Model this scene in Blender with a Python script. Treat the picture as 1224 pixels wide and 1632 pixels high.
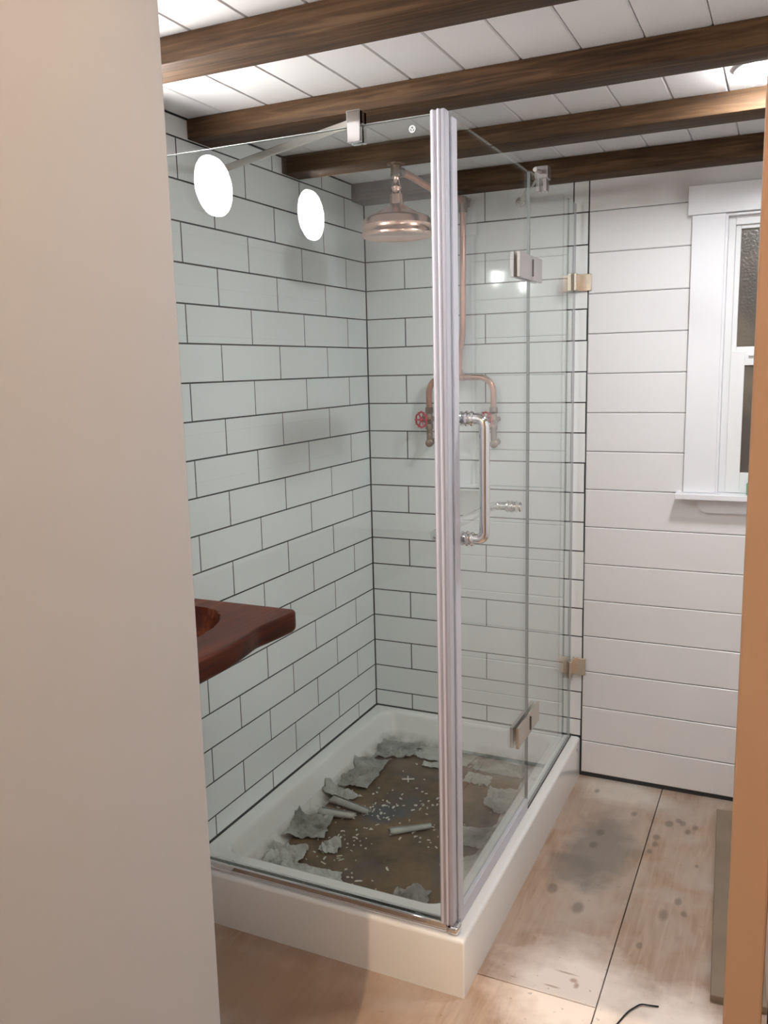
import bpy, bmesh, math, random
from mathutils import Vector, Matrix, noise as mnoise

random.seed(7)
scene = bpy.context.scene
for o in list(bpy.data.objects):
    bpy.data.objects.remove(o, do_unlink=True)
COL = scene.collection

# ------------------------------------------------------------------ camera
cam_data = bpy.data.cameras.new('camera')
cam = bpy.data.objects.new('camera', cam_data)
COL.objects.link(cam)
RGT = Vector((0.90531206, 0.42411586, -0.0231477))
DWN = Vector((0.04917277, -0.15878297, -0.98608823))
FWD = Vector((-0.42189113, 0.89157933, -0.16460309))
m = Matrix.Identity(4)
for i in range(3):
    m[i][0], m[i][1], m[i][2] = RGT[i], -DWN[i], -FWD[i]
m[0][3], m[1][3], m[2][3] = 1.45523, -2.96127, 1.48442
cam.matrix_world = m
cam_data.sensor_fit = 'VERTICAL'
cam_data.sensor_height = 36.0
cam_data.lens = 1370.23 / 1632 * 36.0
cam_data.clip_start = 0.02
scene.camera = cam

# ------------------------------------------------------------------ world and view
world = bpy.data.worlds.new('world')
scene.world = world
world.use_nodes = True
bg = world.node_tree.nodes['Background']
bg.inputs[0].default_value = (0.9, 0.93, 1.0, 1)
bg.inputs[1].default_value = 0.02

SCONCE = 120.0          # radiance of the two vanity lights
WAFER = 215.0           # radiance of the ceiling light by the window
WAFER_ADDED = 45.0  # radiance of the added, unseen second ceiling light
HALL = 285.0           # watts of the warm hall bulb behind the camera

vs = scene.view_settings
vs.view_transform = 'Standard'
vs.look = 'None'
vs.exposure = 0.0
vs.gamma = 1.0
vs.use_curve_mapping = False
scene.cycles.max_bounces = 8
scene.cycles.diffuse_bounces = 4
scene.cycles.glossy_bounces = 4
scene.cycles.caustics_reflective = False
scene.cycles.use_adaptive_sampling = True
scene.cycles.adaptive_threshold = 0.03
scene.cycles.transparent_max_bounces = 24
scene.cycles.use_light_tree = False
scene.cycles.use_denoising = True
scene.cycles.sample_clamp_indirect = 6.0

# ------------------------------------------------------------------ materials
MATS = {}


def new_mat(name):
    mt = bpy.data.materials.new(name)
    mt.use_nodes = True
    MATS[name] = mt
    nt = mt.node_tree
    return mt, nt, nt.nodes['Principled BSDF']


def plain(name, col, rough=0.5, metal=0.0, coat=0.0, spec=0.5, bump=0.0, bscale=80, var=0.0):
    mt, nt, b = new_mat(name)
    b.inputs['Base Color'].default_value = (*col, 1)
    b.inputs['Roughness'].default_value = rough
    b.inputs['Metallic'].default_value = metal
    b.inputs['Coat Weight'].default_value = coat
    b.inputs['Specular IOR Level'].default_value = spec
    if bump or var:
        tc = nt.nodes.new('ShaderNodeTexCoord')
        nz = nt.nodes.new('ShaderNodeTexNoise')
        nz.inputs['Scale'].default_value = bscale
        nz.inputs['Detail'].default_value = 4
        nt.links.new(tc.outputs['Object'], nz.inputs['Vector'])
        if bump:
            bp = nt.nodes.new('ShaderNodeBump')
            bp.inputs['Strength'].default_value = bump
            bp.inputs['Distance'].default_value = 0.002
            nt.links.new(nz.outputs['Fac'], bp.inputs['Height'])
            nt.links.new(bp.outputs['Normal'], b.inputs['Normal'])
        if var:
            rp = nt.nodes.new('ShaderNodeValToRGB')
            rp.color_ramp.elements[0].position = 0.3
            rp.color_ramp.elements[1].position = 0.7
            rp.color_ramp.elements[0].color = (*[c * (1 - var) for c in col], 1)
            rp.color_ramp.elements[1].color = (*[min(1, c * (1 + var)) for c in col], 1)
            nt.links.new(nz.outputs['Fac'], rp.inputs['Fac'])
            nt.links.new(rp.outputs['Color'], b.inputs['Base Color'])
    return mt


def wood(name, dark, mid, light, axis='X', rough=0.55, scale=1.0, knots=True, coat=0.0):
    mt, nt, b = new_mat(name)
    N, L = nt.nodes, nt.links
    tc = N.new('ShaderNodeTexCoord')
    mp = N.new('ShaderNodeMapping')
    sc = {'X': (1.2, 22, 22), 'Y': (22, 1.2, 22), 'Z': (22, 22, 1.2)}[axis]
    mp.inputs['Scale'].default_value = [s * scale for s in sc]
    oi = N.new('ShaderNodeObjectInfo')
    L.new(tc.outputs['Object'], mp.inputs['Vector'])
    addv = N.new('ShaderNodeVectorMath')
    addv.operation = 'ADD'
    L.new(mp.outputs['Vector'], addv.inputs[0])
    mul = N.new('ShaderNodeMath')
    mul.operation = 'MULTIPLY'
    mul.inputs[1].default_value = 37.0
    L.new(oi.outputs['Random'], mul.inputs[0])
    L.new(mul.outputs[0], addv.inputs[1])
    n1 = N.new('ShaderNodeTexNoise')
    n1.inputs['Scale'].default_value = 2.2
    n1.inputs['Detail'].default_value = 6
    n1.inputs['Distortion'].default_value = 1.3
    L.new(addv.outputs[0], n1.inputs['Vector'])
    n2 = N.new('ShaderNodeTexNoise')
    n2.inputs['Scale'].default_value = 2.6
    n2.inputs['Detail'].default_value = 3
    L.new(tc.outputs['Object'], n2.inputs['Vector'])
    mix = N.new('ShaderNodeMath')
    mix.operation = 'MULTIPLY_ADD'
    mix.inputs[1].default_value = 0.6
    L.new(n1.outputs['Fac'], mix.inputs[0])
    m2 = N.new('ShaderNodeMath')
    m2.operation = 'MULTIPLY'
    m2.inputs[1].default_value = 0.4
    L.new(n2.outputs['Fac'], m2.inputs[0])
    L.new(m2.outputs[0], mix.inputs[2])
    rp = N.new('ShaderNodeValToRGB')
    e = rp.color_ramp.elements
    e[0].position, e[0].color = 0.32, (*dark, 1)
    e[1].position, e[1].color = 0.68, (*light, 1)
    k = e.new(0.5)
    k.color = (*mid, 1)
    L.new(mix.outputs[0], rp.inputs['Fac'])
    out = rp.outputs['Color']
    if knots:
        vo = N.new('ShaderNodeTexVoronoi')
        vo.inputs['Scale'].default_value = 2.0
        mp2 = N.new('ShaderNodeMapping')
        mp2.inputs['Scale'].default_value = {'X': (1.0, 3, 3), 'Y': (3, 1, 3), 'Z': (3, 3, 1)}[axis]
        L.new(tc.outputs['Object'], mp2.inputs['Vector'])
        add2 = N.new('ShaderNodeVectorMath')
        add2.operation = 'ADD'
        L.new(mp2.outputs['Vector'], add2.inputs[0])
        L.new(mul.outputs[0], add2.inputs[1])
        L.new(add2.outputs[0], vo.inputs['Vector'])
        kr = N.new('ShaderNodeValToRGB')
        kr.color_ramp.elements[0].position = 0.03
        kr.color_ramp.elements[0].color = (0.25, 0.2, 0.17, 1)
        kr.color_ramp.elements[1].position = 0.13
        kr.color_ramp.elements[1].color = (1, 1, 1, 1)
        L.new(vo.outputs['Distance'], kr.inputs['Fac'])
        mm = N.new('ShaderNodeMix')
        mm.data_type = 'RGBA'
        mm.blend_type = 'MULTIPLY'
        mm.inputs[0].default_value = 0.9
        L.new(out, mm.inputs[6])
        L.new(kr.outputs['Color'], mm.inputs[7])
        out = mm.outputs[2]
    L.new(out, b.inputs['Base Color'])
    b.inputs['Roughness'].default_value = rough
    b.inputs['Coat Weight'].default_value = coat
    b.inputs['Coat Roughness'].default_value = 0.15
    bp = N.new('ShaderNodeBump')
    bp.inputs['Strength'].default_value = 0.25
    bp.inputs['Distance'].default_value = 0.002
    L.new(n1.outputs['Fac'], bp.inputs['Height'])
    L.new(bp.outputs['Normal'], b.inputs['Normal'])
    return mt


def glass(name, tint, f0=0.04, haze=0.0, rough=0.0):
    """Clear sheet: Schlick reflection over straight-through tinted transmission."""
    mt = bpy.data.materials.new(name)
    mt.use_nodes = True
    MATS[name] = mt
    nt = mt.node_tree
    N, L = nt.nodes, nt.links
    for n in list(N):
        N.remove(n)
    out = N.new('ShaderNodeOutputMaterial')
    tr = N.new('ShaderNodeBsdfTransparent')
    tr.inputs[0].default_value = (*tint, 1)
    gl = N.new('ShaderNodeBsdfGlossy')
    gl.inputs['Roughness'].default_value = rough
    gl.inputs['Color'].default_value = (1, 1, 1, 1)
    geo = N.new('ShaderNodeNewGeometry')
    dot = N.new('ShaderNodeVectorMath')
    dot.operation = 'DOT_PRODUCT'
    L.new(geo.outputs['Incoming'], dot.inputs[0])
    L.new(geo.outputs['Normal'], dot.inputs[1])
    ab = N.new('ShaderNodeMath')
    ab.operation = 'ABSOLUTE'
    L.new(dot.outputs['Value'], ab.inputs[0])
    om = N.new('ShaderNodeMath')
    om.operation = 'SUBTRACT'
    om.inputs[0].default_value = 1.0
    om.use_clamp = True
    L.new(ab.outputs[0], om.inputs[1])
    pw = N.new('ShaderNodeMath')
    pw.operation = 'POWER'
    pw.inputs[1].default_value = 5.0
    L.new(om.outputs[0], pw.inputs[0])
    ma = N.new('ShaderNodeMath')
    ma.operation = 'MULTIPLY_ADD'
    ma.inputs[1].default_value = 1 - f0
    ma.inputs[2].default_value = f0
    L.new(pw.outputs[0], ma.inputs[0])
    mx = N.new('ShaderNodeMixShader')
    L.new(ma.outputs[0], mx.inputs[0])
    L.new(tr.outputs[0], mx.inputs[1])
    L.new(gl.outputs[0], mx.inputs[2])
    last = mx
    if haze:
        df = N.new('ShaderNodeBsdfDiffuse')
        df.inputs[0].default_value = (0.8, 0.8, 0.84, 1)
        m2 = N.new('ShaderNodeMixShader')
        m2.inputs[0].default_value = haze
        L.new(mx.outputs[0], m2.inputs[1])
        L.new(df.outputs[0], m2.inputs[2])
        last = m2
    L.new(last.outputs[0], out.inputs[0])
    return mt


def emit(name, col, strength):
    mt, nt, b = new_mat(name)
    b.inputs['Base Color'].default_value = (0.9, 0.9, 0.9, 1)
    b.inputs['Emission Color'].default_value = (*col, 1)
    b.inputs['Emission Strength'].default_value = strength
    return mt


M_TILE = plain('tile_white', (0.85, 0.87, 0.865), 0.08, coat=0.0, spec=0.5, bump=0.05, bscale=9)
M_GROUT = plain('grout_dark', (0.035, 0.037, 0.04), 0.9, bump=0.3, bscale=300)
M_PLANK = plain('plank_white', (0.80, 0.79, 0.80), 0.28, bump=0.06, bscale=14)
M_PLANKBACK = plain('plank_backing', (0.10, 0.10, 0.105), 0.8)
M_CEIL = plain('ceiling_white', (0.80, 0.79, 0.79), 0.4, bump=0.05, bscale=20)
M_TRIM = plain('trim_white', (0.80, 0.80, 0.83), 0.3)
M_VINYL = plain('vinyl_white', (0.80, 0.81, 0.82), 0.35)
M_BEAM = wood('beam_wood', (0.018, 0.009, 0.004), (0.066, 0.034, 0.015), (0.135, 0.076, 0.037), 'X', 0.65, scale=1.5)
M_BEAM.node_tree.nodes['Principled BSDF'].inputs['Specular IOR Level'].default_value = 0.2
M_SLAB = wood('slab_wood', (0.018, 0.003, 0.001), (0.085, 0.015, 0.004), (0.185, 0.046, 0.012), 'Y', 0.42, scale=0.8, knots=False, coat=0.05)
M_SLAB.node_tree.nodes['Principled BSDF'].inputs['Specular IOR Level'].default_value = 0.22
M_JAMB = plain('jamb_tan', (0.30, 0.205, 0.155), 0.55, var=0.06, bscale=3)
M_DARKWALL = plain('doorway_wall_brown', (0.30, 0.18, 0.11), 0.7)
M_PINK = plain('hall_wall_paint', (0.43, 0.445, 0.465), 0.75, bump=0.05, bscale=150)
M_HALL = plain('hall_plain', (0.72, 0.66, 0.60), 0.8)


def tray_material():
    mt, nt, b = new_mat('tray_acrylic_used')
    N, L = nt.nodes, nt.links
    geo = N.new('ShaderNodeNewGeometry')
    sep = N.new('ShaderNodeSeparateXYZ')
    L.new(geo.outputs['Position'], sep.inputs[0])
    nz = N.new('ShaderNodeTexNoise')
    nz.inputs['Scale'].default_value = 13
    nz.inputs['Detail'].default_value = 6
    L.new(geo.outputs['Position'], nz.inputs['Vector'])
    # plaster dust and dirt collected on the bottom of the basin
    low = N.new('ShaderNodeMapRange')
    low.inputs['From Min'].default_value = 0.088
    low.inputs['From Max'].default_value = 0.052
    L.new(sep.outputs['Z'], low.inputs['Value'])
    inb = N.new('ShaderNodeMath')
    inb.operation = 'LESS_THAN'
    inb.inputs[1].default_value = 0.76
    L.new(sep.outputs['X'], inb.inputs[0])
    iny = N.new('ShaderNodeMath')
    iny.operation = 'GREATER_THAN'
    iny.inputs[1].default_value = -1.16
    L.new(sep.outputs['Y'], iny.inputs[0])
    r = N.new('ShaderNodeValToRGB')
    r.color_ramp.elements[0].position = 0.40
    r.color_ramp.elements[0].color = (0.25, 0.25, 0.25, 1)
    r.color_ramp.elements[1].position = 0.62
    r.color_ramp.elements[1].color = (1, 1, 1, 1)
    L.new(nz.outputs['Fac'], r.inputs['Fac'])
    f = low.outputs['Result']
    for o_ in (inb.outputs[0], iny.outputs[0], r.outputs['Color']):
        mm = N.new('ShaderNodeMath')
        mm.operation = 'MULTIPLY'
        L.new(f, mm.inputs[0])
        L.new(o_, mm.inputs[1])
        f = mm.outputs[0]
    mx = N.new('ShaderNodeMix')
    mx.data_type = 'RGBA'
    L.new(f, mx.inputs[0])
    mx.inputs[6].default_value = (0.82, 0.82, 0.80, 1)
    mx.inputs[7].default_value = (0.20, 0.19, 0.16, 1)
    L.new(mx.outputs[2], b.inputs['Base Color'])
    b.inputs['Roughness'].default_value = 0.14
    b.inputs['Coat Weight'].default_value = 0.3
    return mt


M_ACRYL = tray_material()
M_GLASS = glass('shower_glass', (0.962, 0.982, 0.974))
M_GEDGE = plain('glass_edge', (0.30, 0.32, 0.33), 0.25)
M_SEAL = glass('clear_vinyl_seal', (0.82, 0.81, 0.88), 0.045, 0.50, 0.3)
M_GTOP = plain('glass_top_edge', (0.55, 0.58, 0.57), 0.2)
M_GWALL = plain('glass_wall_seal', (0.46, 0.45, 0.48), 0.3)
M_CHROME = plain('chrome', (0.80, 0.80, 0.80), 0.06, 1.0)
M_NICKEL = plain('brushed_nickel', (0.62, 0.58, 0.52), 0.22, 1.0)
M_SATIN = plain('satin_chrome', (0.50, 0.47, 0.47), 0.3, 1.0)
M_COPPER = plain('copper', (0.50, 0.25, 0.17), 0.34, 1.0, var=0.18, bscale=30)
M_COPPERB = plain('polished_copper', (0.82, 0.55, 0.45), 0.24, 1.0)
M_BRASS = plain('old_brass', (0.28, 0.20, 0.15), 0.42, 1.0, var=0.2, bscale=60)
M_RED = plain('red_enamel', (0.50, 0.02, 0.03), 0.3)
M_BLACK = plain('black_rubber', (0.012, 0.012, 0.014), 0.6)
M_DGAP = plain('gap_dark', (0.05, 0.04, 0.035), 0.9)
M_GREEN = plain('green_plastic', (0.08, 0.36, 0.18), 0.35)
M_PAPER = plain('paper_film', (0.41, 0.42, 0.385), 0.6, var=0.22, bscale=14)
M_FILM = plain('dusty_film', (0.27, 0.275, 0.25), 0.65, var=0.35, bscale=16)
M_CHIP = plain('chip_white', (0.62, 0.60, 0.54), 0.7)
M_METALDARK = plain('sconce_metal', (0.12, 0.11, 0.10), 0.4, 0.8)
M_BOARD = plain('grey_board', (0.22, 0.165, 0.115), 0.7, var=0.12, bscale=8)
M_ETCH = plain('etched_mark', (0.8, 0.82, 0.82), 0.8)
M_LAMP_S = emit('sconce_glow', (1.0, 0.975, 0.95), SCONCE)
M_LAMP_W = emit('wafer_glow', (0.98, 0.985, 1.0), WAFER)
M_LAMP_ADDED = emit('wafer_glow_added', (0.98, 0.985, 1.0), WAFER_ADDED)


def ply_material():
    mt, nt, b = new_mat('dusty_plywood')
    N, L = nt.nodes, nt.links
    geo = N.new('ShaderNodeNewGeometry')
    P = geo.outputs['Position']
    def nz(scale, detail=4, dist=0.0, stretch=None):
        n = N.new('ShaderNodeTexNoise')
        n.inputs['Scale'].default_value = scale
        n.inputs['Detail'].default_value = detail
        n.inputs['Distortion'].default_value = dist
        if stretch:
            mp = N.new('ShaderNodeMapping')
            mp.inputs['Scale'].default_value = stretch
            L.new(P, mp.inputs['Vector'])
            L.new(mp.outputs['Vector'], n.inputs['Vector'])
        else:
            L.new(P, n.inputs['Vector'])
        return n.outputs['Fac']
    def ramp(f, a, ca, c, cc):
        r = N.new('ShaderNodeValToRGB')
        r.color_ramp.elements[0].position = a
        r.color_ramp.elements[0].color = (*ca, 1)
        r.color_ramp.elements[1].position = c
        r.color_ramp.elements[1].color = (*cc, 1)
        L.new(f, r.inputs['Fac'])
        return r.outputs['Color']
    def mixc(f, c1, c2):
        x = N.new('ShaderNodeMix')
        x.data_type = 'RGBA'
        if isinstance(f, float):
            x.inputs[0].default_value = f
        else:
            L.new(f, x.inputs[0])
        L.new(c1, x.inputs[6])
        if isinstance(c2, tuple):
            x.inputs[7].default_value = (*c2, 1)
        else:
            L.new(c2, x.inputs[7])
        return x.outputs[2]
    def blob(x, y, rx, ry, edge=0.35, wob=0.5):
        """soft-edged patch of its own shape on the floor around (x, y)"""
        mp = N.new('ShaderNodeMapping')
        mp.vector_type = 'TEXTURE'
        mp.inputs['Location'].default_value = (x, y, 0)
        mp.inputs['Scale'].default_value = (rx, ry, 1)
        L.new(P, mp.inputs['Vector'])
        ln = N.new('ShaderNodeVectorMath')
        ln.operation = 'LENGTH'
        L.new(mp.outputs['Vector'], ln.inputs[0])
        n = nz(14, 5)
        a = N.new('ShaderNodeMath')
        a.operation = 'MULTIPLY_ADD'
        a.inputs[1].default_value = wob
        L.new(n, a.inputs[0])
        L.new(ln.outputs['Value'], a.inputs[2])
        mr = N.new('ShaderNodeMapRange')
        mr.inputs['From Min'].default_value = 1 + wob * 0.5
        mr.inputs['From Max'].default_value = 1 + wob * 0.5 - edge
        L.new(a.outputs[0], mr.inputs['Value'])
        return mr.outputs['Result']
    grain = ramp(nz(3.0, 6, 1.5, (14, 1.4, 1)), 0.3, (0.30, 0.20, 0.14), 0.7, (0.43, 0.31, 0.225))
    dust = ramp(nz(5.5, 7, 0.4), 0.38, (0, 0, 0), 0.66, (1, 1, 1))
    col = mixc(dust, grain, (0.43, 0.355, 0.30))
    def scaled(f, k):
        s = N.new('ShaderNodeMath')
        s.operation = 'MULTIPLY'
        s.inputs[1].default_value = k
        L.new(f, s.inputs[0])
        return s.outputs[0]
    # pale dust; the two front patches also paint in the hall light
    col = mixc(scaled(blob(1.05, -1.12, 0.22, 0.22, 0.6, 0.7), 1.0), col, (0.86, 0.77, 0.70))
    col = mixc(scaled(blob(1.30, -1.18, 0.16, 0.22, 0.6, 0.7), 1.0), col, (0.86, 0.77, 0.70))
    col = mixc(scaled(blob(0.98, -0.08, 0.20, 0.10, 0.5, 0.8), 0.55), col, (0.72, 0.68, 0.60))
    col = mixc(scaled(blob(0.35, -1.40, 0.50, 0.20, 0.6, 0.7), 0.8), col, (0.27, 0.165, 0.10))  # darker brown patch in front of the tray
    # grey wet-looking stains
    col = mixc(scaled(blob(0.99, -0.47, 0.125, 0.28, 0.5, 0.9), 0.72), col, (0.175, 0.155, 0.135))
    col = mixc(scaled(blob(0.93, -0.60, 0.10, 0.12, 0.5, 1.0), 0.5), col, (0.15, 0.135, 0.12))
    for x, y, r in [(1.137, -0.33, .014), (1.14, -0.375, .013), (1.13, -0.42, .010), (1.165, -0.23, .015), (1.205, -0.215, .013),
                    (1.245, -0.225, .013), (1.19, -0.20, .011), (1.225, -0.26, .012), (1.05, -0.21, .014), (0.97, -0.37, .015),
                    (0.965, -0.45, .014), (0.905, -0.10, .013), (0.99, -0.78, .022), (1.24, -0.65, .012), (1.21, -0.73, .018),
                    (1.26, -0.70, .013), (0.905, -0.72, .016), (1.27, -0.45, .008), (1.17, -0.88, .010)]:
        col = mixc(scaled(blob(x, y, r, r * 1.7, 0.5, 1.3), 0.6), col, (0.13, 0.11, 0.09))
    for x, y, rx, ry in [(1.02, -1.055, .035, .005), (1.045, -1.075, .012, .010), (1.055, -1.09, .008, .014), (1.0, -1.115, .022, .004), (0.905, -1.12, .016, .004)]:
        col = mixc(scaled(blob(x, y, rx, ry, 0.6, 1.6), 0.6), col, (0.30, 0.15, 0.07))
    specks = ramp(nz(60, 3), 0.68, (0, 0, 0), 0.74, (1, 1, 1))
    col = mixc(scaled(specks, 0.55), col, (0.20, 0.14, 0.10))
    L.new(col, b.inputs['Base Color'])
    b.inputs['Roughness'].default_value = 0.62
    bp = N.new('ShaderNodeBump')
    bp.inputs['Strength'].default_value = 0.2
    bp.inputs['Distance'].default_value = 0.002
    L.new(nz(3.0, 6, 1.5, (40, 3, 1)), bp.inputs['Height'])
    L.new(bp.outputs['Normal'], b.inputs['Normal'])
    return mt


def cardboard_material():
    mt, nt, b = new_mat('dirty_floor_paper')
    N, L = nt.nodes, nt.links
    tc = N.new('ShaderNodeTexCoord')
    n1 = N.new('ShaderNodeTexNoise')
    n1.inputs['Scale'].default_value = 9
    n1.inputs['Detail'].default_value = 10
    n1.inputs['Roughness'].default_value = 0.68
    L.new(tc.outputs['Object'], n1.inputs['Vector'])
    r1 = N.new('ShaderNodeValToRGB')
    e = r1.color_ramp.elements
    e[0].position, e[0].color = 0.3, (0.040, 0.030, 0.018, 1)
    e[1].position, e[1].color = 0.7, (0.190, 0.118, 0.058, 1)
    L.new(n1.outputs['Fac'], r1.inputs['Fac'])
    n2 = N.new('ShaderNodeTexNoise')
    n2.inputs['Scale'].default_value = 4.2
    n2.inputs['Detail'].default_value = 4
    mp = N.new('ShaderNodeMapping')
    mp.inputs['Location'].default_value = (3.1, 1.7, 0)
    L.new(tc.outputs['Object'], mp.inputs['Vector'])
    L.new(mp.outputs['Vector'], n2.inputs['Vector'])
    r2 = N.new('ShaderNodeValToRGB')
    e = r2.color_ramp.elements
    e[0].position, e[0].color = 0.56, (0, 0, 0, 1)
    e[1].position, e[1].color = 0.70, (1, 1, 1, 1)
    L.new(n2.outputs['Fac'], r2.inputs['Fac'])
    mx = N.new('ShaderNodeMix')
    mx.data_type = 'RGBA'
    L.new(r2.outputs['Color'], mx.inputs[0])
    L.new(r1.outputs['Color'], mx.inputs[6])
    mx.inputs[7].default_value = (0.060, 0.070, 0.078, 1)
    L.new(mx.outputs[2], b.inputs['Base Color'])
    b.inputs['Roughness'].default_value = 0.55
    bp = N.new('ShaderNodeBump')
    bp.inputs['Strength'].default_value = 0.4
    bp.inputs['Distance'].default_value = 0.004
    L.new(n1.outputs['Fac'], bp.inputs['Height'])
    L.new(bp.outputs['Normal'], b.inputs['Normal'])
    return mt


def pane_material():
    mt, nt, b = new_mat('obscure_night_glass')
    N, L = nt.nodes, nt.links
    tc = N.new('ShaderNodeTexCoord')
    n1 = N.new('ShaderNodeTexNoise')
    n1.inputs['Scale'].default_value = 7
    L.new(tc.outputs['Object'], n1.inputs['Vector'])
    r1 = N.new('ShaderNodeValToRGB')
    e = r1.color_ramp.elements
    e[0].position, e[0].color = 0.42, (0.085, 0.078, 0.070, 1)
    e[1].position, e[1].color = 0.68, (0.15, 0.13, 0.10, 1)
    L.new(n1.outputs['Fac'], r1.inputs['Fac'])
    L.new(r1.outputs['Color'], b.inputs['Base Color'])
    n2 = N.new('ShaderNodeTexNoise')
    n2.inputs['Scale'].default_value = 140
    L.new(tc.outputs['Object'], n2.inputs['Vector'])
    bp = N.new('ShaderNodeBump')
    bp.inputs['Strength'].default_value = 0.5
    bp.inputs['Distance'].default_value = 0.002
    L.new(n2.outputs['Fac'], bp.inputs['Height'])
    L.new(bp.outputs['Normal'], b.inputs['Normal'])
    b.inputs['Roughness'].default_value = 0.25
    return mt


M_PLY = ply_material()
M_CARD = cardboard_material()
M_PANE = pane_material()


# ------------------------------------------------------------------ helpers
def link_mesh(name, me, mat, parent=None):
    if mat and not me.materials:
        me.materials.append(mat)
    o = bpy.data.objects.new(name, me)
    COL.objects.link(o)
    if parent is not None:
        o.parent = parent
    return o


def from_bm(name, bm, mat, parent=None, smooth=False, recalc=True):
    if recalc:
        bmesh.ops.recalc_face_normals(bm, faces=bm.faces)
    me = bpy.data.meshes.new(name)
    bm.to_mesh(me)
    bm.free()
    if smooth:
        for p in me.polygons:
            p.use_smooth = True
    return link_mesh(name, me, mat, parent)


def autosmooth(o, ang=35):
    me = o.data
    for p in me.polygons:
        p.use_smooth = True
    bm = bmesh.new()
    bm.from_mesh(me)
    for e in bm.edges:
        if len(e.link_faces) == 2 and e.calc_face_angle(0) > math.radians(ang):
            e.smooth = False
    bm.to_mesh(me)
    bm.free()
    return o


def bm_box(bm, a, b, bev=0.0, seg=2):
    t = bmesh.new()
    bmesh.ops.create_cube(t, size=1)
    for v in t.verts:
        v.co = Vector([(a[i] + b[i]) / 2 + v.co[i] * (b[i] - a[i]) for i in range(3)])
    if bev:
        bmesh.ops.bevel(t, geom=t.edges[:], offset=bev, segments=seg, profile=0.5, affect='EDGES')
    me = bpy.data.meshes.new('tmp')
    t.to_mesh(me)
    t.free()
    bm.from_mesh(me)
    bpy.data.meshes.remove(me)


def box(name, a, b, mat, parent=None, bev=0.0, seg=2):
    bm = bmesh.new()
    bm_box(bm, a, b, bev, seg)
    o = from_bm(name, bm, mat, parent)
    if bev:
        autosmooth(o, 14)
    return o


def bm_tube(bm, pts, r, n=14, caps=True):
    """tube along a polyline; r is a number or a list"""
    pts = [Vector(p) for p in pts]
    rs = r if isinstance(r, (list, tuple)) else [r] * len(pts)
    up = None
    rings = []
    for i, p in enumerate(pts):
        if i == 0:
            t = (pts[1] - p)
        elif i == len(pts) - 1:
            t = (p - pts[-2])
        else:
            t = (pts[i + 1] - p).normalized() + (p - pts[i - 1]).normalized()
        t.normalize()
        if up is None:
            up = t.orthogonal().normalized()
        else:
            up = (up - t * up.dot(t))
            if up.length < 1e-6:
                up = t.orthogonal()
            up.normalize()
        s = t.cross(up)
        rings.append([bm.verts.new(p + (up * math.cos(a) + s * math.sin(a)) * rs[i])
                      for a in [2 * math.pi * k / n for k in range(n)]])
    for a, b in zip(rings, rings[1:]):
        for k in range(n):
            bm.faces.new((a[k], a[(k + 1) % n], b[(k + 1) % n], b[k]))
    if caps:
        bm.faces.new(rings[0][::-1])
        bm.faces.new(rings[-1])


def fillet(pts, rad, seg=6):
    """round the corners of a polyline"""
    pts = [Vector(p) for p in pts]
    out = [pts[0]]
    for a, b, c in zip(pts, pts[1:], pts[2:]):
        u, v = (a - b), (c - b)
        d = min(rad, u.length * 0.49, v.length * 0.49)
        p, q = b + u.normalized() * d, b + v.normalized() * d
        for k in range(seg + 1):
            t = k / seg
            out.append((1 - t) ** 2 * p + 2 * t * (1 - t) * b + t * t * q)
    out.append(pts[-1])
    return out


def tube(name, pts, r, mat, parent=None, n=14):
    bm = bmesh.new()
    bm_tube(bm, pts, r, n)
    return autosmooth(from_bm(name, bm, mat, parent), 50)


def bm_lathe(bm, origin, axis, prof, n=32):
    """prof = [(dist along axis, radius)...]"""
    origin, axis = Vector(origin), Vector(axis).normalized()
    u = axis.orthogonal().normalized()
    w = axis.cross(u)
    rings = []
    for d, r in prof:
        c = origin + axis * d
        if r < 1e-6:
            rings.append([bm.verts.new(c)])
        else:
            rings.append([bm.verts.new(c + (u * math.cos(a) + w * math.sin(a)) * r)
                          for a in [2 * math.pi * k / n for k in range(n)]])
    for a, b in zip(rings, rings[1:]):
        for k in range(n):
            k2 = (k + 1) % n
            if len(a) == 1 and len(b) == 1:
                continue
            if len(a) == 1:
                bm.faces.new((a[0], b[k2], b[k]))
            elif len(b) == 1:
                bm.faces.new((a[k], a[k2], b[0]))
            else:
                bm.faces.new((a[k], a[k2], b[k2], b[k]))


def lathe(name, origin, axis, prof, mat, parent=None, n=32, ang=40):
    bm = bmesh.new()
    bm_lathe(bm, origin, axis, prof, n)
    return autosmooth(from_bm(name, bm, mat, parent), ang)


def empty(name, loc=(0, 0, 0)):
    o = bpy.data.objects.new(name, None)
    COL.objects.link(o)
    o.empty_display_size = 0.05
    o.location = loc
    return o


def tag(o, label, cat, group=None, kind=None):
    o['label'] = label
    o['category'] = cat
    if group:
        o['group'] = group
    if kind:
        o['kind'] = kind
    return o


def struct(o, label=None, cat=None):
    o['kind'] = 'structure'
    if label:
        o['label'] = label
    if cat:
        o['category'] = cat
    return o


# chamfered pieces (tiles, planks) in a wall frame; mesh shared per size
FRAMES = {  # u axis, v axis, outward normal
    'back': (Vector((1, 0, 0)), Vector((0, 0, 1)), Vector((0, -1, 0))),
    'left': (Vector((0, -1, 0)), Vector((0, 0, 1)), Vector((1, 0, 0))),
    'right': (Vector((0, -1, 0)), Vector((0, 0, 1)), Vector((-1, 0, 0))),
    'ceil': (Vector((1, 0, 0)), Vector((0, -1, 0)), Vector((0, 0, -1))),
    'floor': (Vector((1, 0, 0)), Vector((0, -1, 0)), Vector((0, 0, 1))),
}
PIECE = {}


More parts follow.
